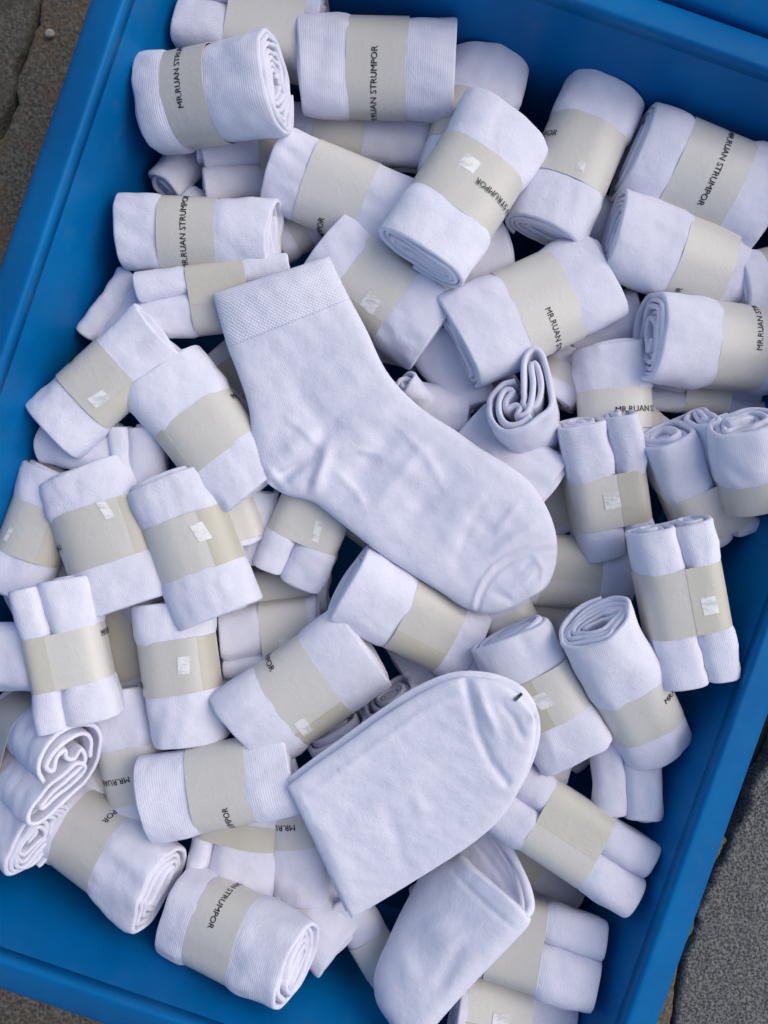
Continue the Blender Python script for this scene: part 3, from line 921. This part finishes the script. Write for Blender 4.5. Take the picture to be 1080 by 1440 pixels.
sock_roll((838, 872), (926, 1048), 120, 'roll with a folded spiral top leaning on the long wall, first two letters showing', lift=4.2, band=(0.48, 0.80), text=(0.60, 1, 84), hr=0.72, tel=-0.4, wav=1.7, t=0.0036, zmin=0.17)
sock_roll((938, 738), (978, 952), 128, 'large twin-lobed roll leaning on the long wall with a sticker over its seam', 'd', ratio=0.56, band=(0.26, 0.68), tape=(0.51, 26), tapesz=(12, 10), flap=(4, 64), hr=0.6, lift=0.8, zmin=0.188)
sock_roll((700, 1106), (900, 1238), 122, 'twin-lobed roll with a plain pale band at the near end of the crate', 'd', ratio=0.52, band=(0.27, 0.68), flap=(-6, 58), hr=0.62, lift=-2.2)


# ------------------------------------------------------------------ loose socks draped over the heap
def box_blur(A, r):
    for ax in (0, 1):
        k = np.ones(2 * r + 1) / (2 * r + 1)
        A = np.apply_along_axis(lambda m_: np.convolve(np.pad(m_, r, mode='edge'), k, 'valid'), ax, A)
    return A


def dilate(A, r):
    B = A.copy()
    for dx in range(-r, r + 1):
        for dy in range(-r, r + 1):
            if dx * dx + dy * dy <= r * r:
                B = np.maximum(B, np.roll(np.roll(A, dx, 0), dy, 1))
    return B


def sample(A, x, y):
    fx = np.clip((x - GX) / GS - 0.5, 0, GNX - 1.001); fy = np.clip((y - GY) / GS - 0.5, 0, GNY - 1.001)
    i = fx.astype(int); j = fy.astype(int); u = fx - i; v = fy - j
    return A[i, j] * (1 - u) * (1 - v) + A[i + 1, j] * u * (1 - v) + A[i, j + 1] * (1 - u) * v + A[i + 1, j + 1] * u * v


def catmull(P, n):
    P = np.array(P, float)
    Q = np.vstack([2 * P[0] - P[1], P, 2 * P[-1] - P[-2]])
    t = np.linspace(0, len(P) - 1 - 1e-6, n)
    i = t.astype(int); f = (t - i)[:, None]
    a, b, c, d = Q[i], Q[i + 1], Q[i + 2], Q[i + 3]
    return 0.5 * (2 * b + (c - a) * f + (2 * a - 5 * b + 4 * c - d) * f ** 2 + (3 * b - a - 3 * c + d) * f ** 3)


def ridges(px, py, items):
    """sum of smooth creases along pixel polylines: (points, half width px, height mm)"""
    out = np.zeros_like(px)
    for pts, wd, hh in items:
        best = np.full_like(px, 1e9); tt = np.zeros_like(px)
        n = len(pts) - 1
        for k in range(n):
            a = np.array(pts[k], float); b = np.array(pts[k + 1], float); d = b - a
            s = np.clip(((px - a[0]) * d[0] + (py - a[1]) * d[1]) / (d @ d), 0, 1)
            q = np.hypot(px - a[0] - s * d[0], py - a[1] - s * d[1])
            tt = np.where(q < best, (k + s) / n, tt); best = np.minimum(best, q)
        fade = np.clip(np.minimum(tt, 1 - tt) / 0.25, 0, 1) if n < 4 else 1.0
        out += 1.6 * hh / 1000 * np.exp(-(best / (wd * 0.8)) ** 2) * (0.25 + 0.75 * fade)
    return out


def sock_piece(name, Lp, Rp, base_fn, th, parent, mat, items=(), n=110, m_=56, lift=0.0, t0=0.0, t1=1.0, pw=3.2, seed=1, lump=0.0008, origin=None, edge0=0.35, dome=0.0):
    """flattened tube between two outlines given in photo pixels"""
    Lc = catmull(Lp, 400); Rc = catmull(Rp, 400)
    tt = np.linspace(t0, t1, n)
    idx = tt * 399
    Li = np.column_stack([np.interp(idx, np.arange(400), Lc[:, k]) for k in (0, 1)])
    Ri = np.column_stack([np.interp(idx, np.arange(400), Rc[:, k]) for k in (0, 1)])
    u = -np.cos(np.linspace(0, np.pi, m_))
    wgt = (u + 1) / 2
    PX = Li[:, None, 0] * (1 - wgt) + Ri[:, None, 0] * wgt
    PY = Li[:, None, 1] * (1 - wgt) + Ri[:, None, 1] * wgt
    prof = np.clip(1 - np.abs(u) ** pw, 0, 1) ** 0.5
    endf = np.ones(n)
    e0 = np.clip((tt - t0) / 0.03, 0, 1); e1 = np.clip((1 - tt) / 0.07, 0, 1)
    endf = (edge0 + (1 - edge0) * np.sqrt(e0)) * np.sqrt(np.maximum(e1, 0.0))
    z = np.full(PX.shape, 0.2)
    for _ in range(5):
        W = w2(PX, PY, z)
        z = base_fn(W[..., 0], W[..., 1]) + lift + th * 0.5
    nz = Noise(seed + 300, 0.07, 3, out=1); nz2 = Noise(seed + 310, 0.016, 3, out=1)
    lum = (0.6 * nz(W.reshape(-1, 3)).reshape(PX.shape) + 0.28 * nz2(W.reshape(-1, 3)).reshape(PX.shape)) * lump
    cr = ridges(PX, PY, items) + lum
    dm = dome * (1 - u[None, :] ** 2) * np.clip(endf[:, None], 0, 1)
    half = th / 2 * prof[None, :] * endf[:, None]
    damp = np.clip(prof[None, :] * 1.6, 0, 1) * np.clip(endf[:, None] * 1.3, 0, 1)
    zt = z + half + cr * damp + dm
    zb = z - half * 0.8 + dm * 0.9
    T = w2(PX, PY, zt); Bm = w2(PX, PY, zb)
    ring = np.concatenate([T, Bm[:, 1:-1][:, ::-1]], 1)
    nr = ring.shape[1]
    v = ring.reshape(-1, 3)
    cl = np.concatenate([[0], np.cumsum(np.linalg.norm(np.diff(T[:, m_ // 2], axis=0), axis=1))])
    UVa = np.zeros((n, nr, 2)); UVa[..., 0] = cl[:, None]
    wd = np.linalg.norm(T[:, -1] - T[:, 0], axis=1)
    uu = np.concatenate([wgt, wgt[1:-1][::-1]])
    UVa[..., 1] = uu[None, :] * np.median(wd)
    f = [grid_faces(n, nr, True)[:, ::-1]]
    for row, fl in ((0, False), (n - 1, True)):
        i = np.arange(m_ - 1)
        bidx = lambda k: np.where((k == 0) | (k == m_ - 1), k, nr - k)
        q = np.stack([row * nr + i, row * nr + i + 1, row * nr + bidx(i + 1), row * nr + bidx(i)], 1)
        q2 = q[1:-1]
        f.append(q2[:, ::-1] if fl else q2)
    og = np.array(origin) if origin is not None else np.zeros(3)
    return mesh_obj(name, v - og, f, mat, parent, uv=UVa.reshape(-1, 2)), (PX, PY, zt)


def drape(r, blur, k=2):
    A = dilate(H, r)
    for _ in range(k):
        A = box_blur(A, blur)
    return lambda x, y: sample(A, x, y)


def flatter(A, poly, share):
    """blend a drape towards its best plane, kept above the heap"""
    w_ = w2(np.array([p[0] for p in poly]), np.array([p[1] for p in poly]), 0.2)[:, :2]
    X, Y = np.meshgrid(gx, gy, indexing='ij')
    ins = np.zeros(X.shape, bool)
    for i in range(len(w_)):
        (x1, y1), (x2, y2) = w_[i], w_[(i + 1) % len(w_)]
        if y1 != y2:
            c_ = (y1 > Y) != (y2 > Y)
            ins ^= c_ & (X < (x2 - x1) * (Y - y1) / (y2 - y1) + x1)
    M = np.column_stack([X[ins], Y[ins], np.ones(ins.sum())])
    co = np.linalg.lstsq(M, A[ins], rcond=None)[0]
    P_ = co[0] * X + co[1] * Y + co[2]
    Z = share * P_ + (1 - share) * A
    Z = Z + float(np.percentile((H - Z)[ins], 97))
    return lambda x, y: sample(Z, x, y)


def grid_drape(r, blur, k=2):
    A = dilate(H, r)
    for _ in range(k):
        A = box_blur(A, blur)
    return A


def stamp(PX, PY, Z):
    W = w2(PX, PY, Z).reshape(-1, 3)
    i = np.clip(((W[:, 0] - GX) / GS).astype(int), 1, GNX - 2); j = np.clip(((W[:, 1] - GY) / GS).astype(int), 1, GNY - 2)
    for dx in (-1, 0, 1):
        for dy in (-1, 0, 1):
            np.maximum.at(H, (i + dx, j + dy), W[:, 2])


# open-mouthed sock at the near end
o3 = w2(635, 1320, 0.17)
s3 = empty('loose_sock', o3, 'folded sock with an open double-edged mouth, under the edge of the pale folded sock', 'sock', 'loose white socks lying on the heap')
bf = flatter(grid_drape(6, 9), [(646, 1200), (570, 1270), (530, 1370), (560, 1430), (620, 1420), (742, 1290)], 0.75)
A3 = [(646, 1200), (600, 1221), (570, 1270), (546, 1320), (527, 1368), (529, 1408), (548, 1440), (566, 1472)]
B3 = [(730, 1272), (745, 1288), (743, 1302), (722, 1325), (690, 1358), (655, 1395), (628, 1425), (606, 1450), (588, 1468), (570, 1474)]
_, st = sock_piece('back_layer', [(700, 1150), (678, 1163), (655, 1183), (620, 1215)], [(702, 1158), (722, 1192), (740, 1245), (738, 1296)], bf, 0.006, s3, M_LOOSE, origin=o3, n=40, seed=31,
                   items=[([(690, 1180), (715, 1215), (735, 1270)], 4, 1.5), ([(668, 1185), (700, 1225), (728, 1270)], 4, -1.2)])
top3 = [([(628, 1214), (662, 1252), (696, 1284), (726, 1308)], 5, -0.7), ([(600, 1290), (640, 1340)], 30, 2.0), ([(650, 1330), (610, 1400)], 14, -1.2),
        ([(560, 1330), (590, 1400)], 18, 1.0)]
_, st = sock_piece('front_layer', A3, B3, bf, 0.030, s3, M_LOOSE, items=top3, pw=2.6, lift=0.009, origin=o3, seed=32, edge0=0.45)
stamp(*st)
rim_px = [(636, 1204), (652, 1212), (676, 1238), (702, 1264), (726, 1284), (740, 1286), (745, 1272), (738, 1240), (722, 1206), (704, 1180), (684, 1162)]
rc = catmull(rim_px, 70)
rz = bf(*w2(rc[:, 0], rc[:, 1], 0.17)[:, :2].T)
kk = np.linspace(0, 1, 70)
rz = rz + np.interp(kk, [0, 0.1, 0.5, 0.62, 1], [0.020, 0.0225, 0.0205, 0.012, 0.006])
rp = w2(rc[:, 0], rc[:, 1], rz)
tg_ = np.gradient(rp, axis=0); tg_ /= np.linalg.norm(tg_, axis=1, keepdims=True)
sd = np.cross(tg_, [0, 0, 1.0]); sd /= np.linalg.norm(sd, axis=1, keepdims=True)
upv = np.cross(sd, tg_)
an_ = np.linspace(0, 2 * np.pi, 12, endpoint=False)
rad = 0.0030 + 0.0004 * np.sin(kk * 23)
tube = rp[:, None] + (np.cos(an_)[None, :, None] * sd[:, None] * 1.15 + np.sin(an_)[None, :, None] * upv[:, None]) * rad[:, None, None]
uvt = np.stack(np.broadcast_arrays(kk[:, None] * 0.1, an_[None, :] * 0.003), -1)
mesh_obj('mouth_rim', tube.reshape(-1, 3) - np.array(o3), [grid_faces(70, 12, True)], M_LOOSE, s3, uv=uvt.reshape(-1, 2))

# long loose sock, leg to the upper left, toe to the lower right
o1 = w2(540, 620, 0.22)
s1 = empty('loose_sock', o1, 'long white ankle sock laid flat across the middle of the heap, with a textured cuff', 'sock', 'loose white socks lying on the heap')
L1 = [(299, 413), (309, 450), (320, 488), (336, 530), (350, 575), (355, 625), (366, 668), (398, 694), (440, 706), (480, 736), (530, 775), (580, 808), (620, 833), (650, 853), (682, 863), (708, 860), (732, 848), (752, 836)]
R1 = [(463, 360), (477, 390), (492, 420), (515, 463), (545, 524), (590, 572), (640, 605), (672, 628), (700, 645), (722, 659), (745, 678), (763, 703), (776, 730), (783, 758), (783, 786), (777, 810), (768, 826), (756, 836)]
bf = flatter(grid_drape(6, 9), L1 + R1[::-1], 0.88)
items1 = [
    ([(372, 690), (400, 672), (440, 640), (468, 600)], 13, -3.2), ([(395, 640), (420, 622), (452, 606)], 16, 2.2), ([(372, 655), (388, 672), (402, 690)], 9, 1.6),
    ([(440, 700), (452, 655), (462, 612)], 12, 2.6), ([(470, 600), (520, 585), (560, 578)], 14, 1.6), ([(462, 610), (430, 560), (410, 520)], 22, -1.2),
    ([(490, 690), (525, 640), (560, 600)], 20, -2.0), ([(520, 720), (565, 665), (605, 620)], 14, 1.4), ([(560, 755), (600, 700), (650, 655)], 22, -1.6), ([(610, 780), (655, 720), (700, 680)], 24, 1.6),
    ([(500, 610), (560, 650), (640, 700)], 20, 1.0), ([(640, 800), (670, 760), (700, 730)], 16, -0.9),
    ([(662, 866), (668, 838), (678, 815), (694, 795), (716, 780), (745, 769), (786, 764)], 2.6, 0.75), ([(670, 866), (676, 842), (685, 821), (700, 803), (720, 789), (748, 778), (786, 773)], 3.0, -0.75),
    ([(690, 780), (725, 755), (765, 735)], 10, 1.4), ([(716, 824), (736, 820), (752, 804)], 4, 0.5), ([(708, 812), (730, 806), (748, 790)], 5, -0.5), ([(752, 782), (764, 800), (760, 822)], 6, 0.6), ([(690, 830), (720, 845), (745, 836)], 8, -1.0),
    ([(384, 668), (404, 662), (424, 648)], 5, -1.6), ([(396, 684), (420, 668), (438, 650)], 5, 1.2), ([(430, 690), (440, 665), (452, 640)], 5, -1.0), ([(462, 640), (500, 632), (540, 640)], 7, 1.0), ([(452, 632), (420, 600), (398, 585)], 7, 0.9), ([(470, 660), (500, 690), (515, 715)], 7, 0.8),
    ([(560, 600), (600, 640), (625, 690)], 9, 0.8), ([(690, 690), (660, 740), (640, 790)], 9, -0.8), ([(735, 700), (700, 745)], 7, 0.8),
    ([(520, 520), (480, 545), (430, 570)], 20, 1.2), ([(360, 520), (420, 500), (480, 480)], 22, -0.8)]
CUFF_T = 2.0 / (len(L1) - 1)
_, st = sock_piece('foot_and_leg', L1, R1, bf, 0.011, s1, M_LOOSE, items=items1, n=190, m_=120, pw=11, lift=0.001, t0=CUFF_T * 0.93, origin=o1, seed=41, edge0=0.9, lump=0.0010, dome=0.006)
stamp(*st)
sock_piece('cuff', L1, R1, bf, 0.0122, s1, M_CUFF, items=[], n=40, m_=120, pw=11, lift=0.001, t0=0.0, t1=CUFF_T, origin=o1, seed=41, edge0=0.35, lump=0.0010, dome=0.006)

# pale folded sock, toe at the upper right
o2 = w2(590, 1110, 0.22)
s2 = empty('loose_sock', o2, 'pale white sock folded in two, with a small dark mark at its toe', 'sock', 'loose white socks lying on the heap')
U2 = [(404, 1106), (440, 1078), (490, 1043), (540, 1007), (590, 976), (640, 954), (688, 955), (722, 970), (740, 988), (750, 1006)]
D2 = [(494, 1292), (545, 1262), (602, 1227), (652, 1195), (690, 1165), (716, 1135), (736, 1098), (749, 1058), (753, 1030), (752, 1010)]
U2b = [(402, 1096), (438, 1068), (486, 1033), (536, 997), (584, 966), (638, 945), (690, 946), (730, 962), (750, 984), (758, 1006)]
D2b = [(486, 1282), (540, 1254), (598, 1218), (648, 1188), (688, 1160), (716, 1130), (740, 1094), (755, 1056), (760, 1030), (759, 1010)]
bf = flatter(grid_drape(6, 10), U2 + D2[::-1], 0.85)
_, st = sock_piece('under_layer', U2b, D2b, bf, 0.008, s2, M_LOOSE, origin=o2, seed=51, dome=0.002, lift=0.011, edge0=0.3,
                   items=[([(412, 1098), (490, 1042), (560, 990), (638, 953), (690, 953)], 4, 0.8)])
items2 = [([(655, 956), (662, 990), (672, 1030), (690, 1070), (712, 1100)], 8, -1.5), ([(672, 965), (684, 1000), (702, 1040)], 9, 1.4), ([(700, 985), (722, 1010), (738, 1045)], 7, -0.9),
          ([(470, 1200), (540, 1130), (620, 1060)], 26, 1.2), ([(420, 1130), (500, 1070), (590, 1005), (650, 975)], 7, 0.8), ([(540, 1120), (556, 1180), (575, 1230)], 14, -0.9), ([(580, 1110), (600, 1160)], 12, 0.8), ([(450, 1150), (490, 1240)], 16, 0.7)]
_, st2 = sock_piece('top_layer', U2, D2, bf, 0.010, s2, M_LOOSE, items=items2, pw=8, dome=0.006, lift=0.0165, origin=o2, seed=52, edge0=0.5, n=130, m_=70)
stamp(*st2)
# the dark stitched mark at the toe
mk = []
px_, py_, pz_ = st2
for (x, y) in ((724, 985), (729, 980), (734, 975)):
    k = int(np.argmin((px_ - x) ** 2 + (py_ - y) ** 2))
    mk.append((x, y, pz_.ravel()[k]))
mv = []
for x, y, z in mk:
    for dx, dy in ((-1.6, -1.6), (1.6, 1.6)):
        for dz in (0.0002, 0.0012):
            mv.append(w2(x + dx, y + dy, z + dz) - o2)
mf = [grid_faces(3, 4)[:, ::-1]]
mv = np.array(mv).reshape(3, 4, 3)[:, [0, 1, 3, 2]].reshape(-1, 3)
mesh_obj('toe_mark', mv, [grid_faces(3, 4, True), np.array([[0, 1, 2, 3], [8, 9, 10, 11]])], M_INK, s2, smooth=False)
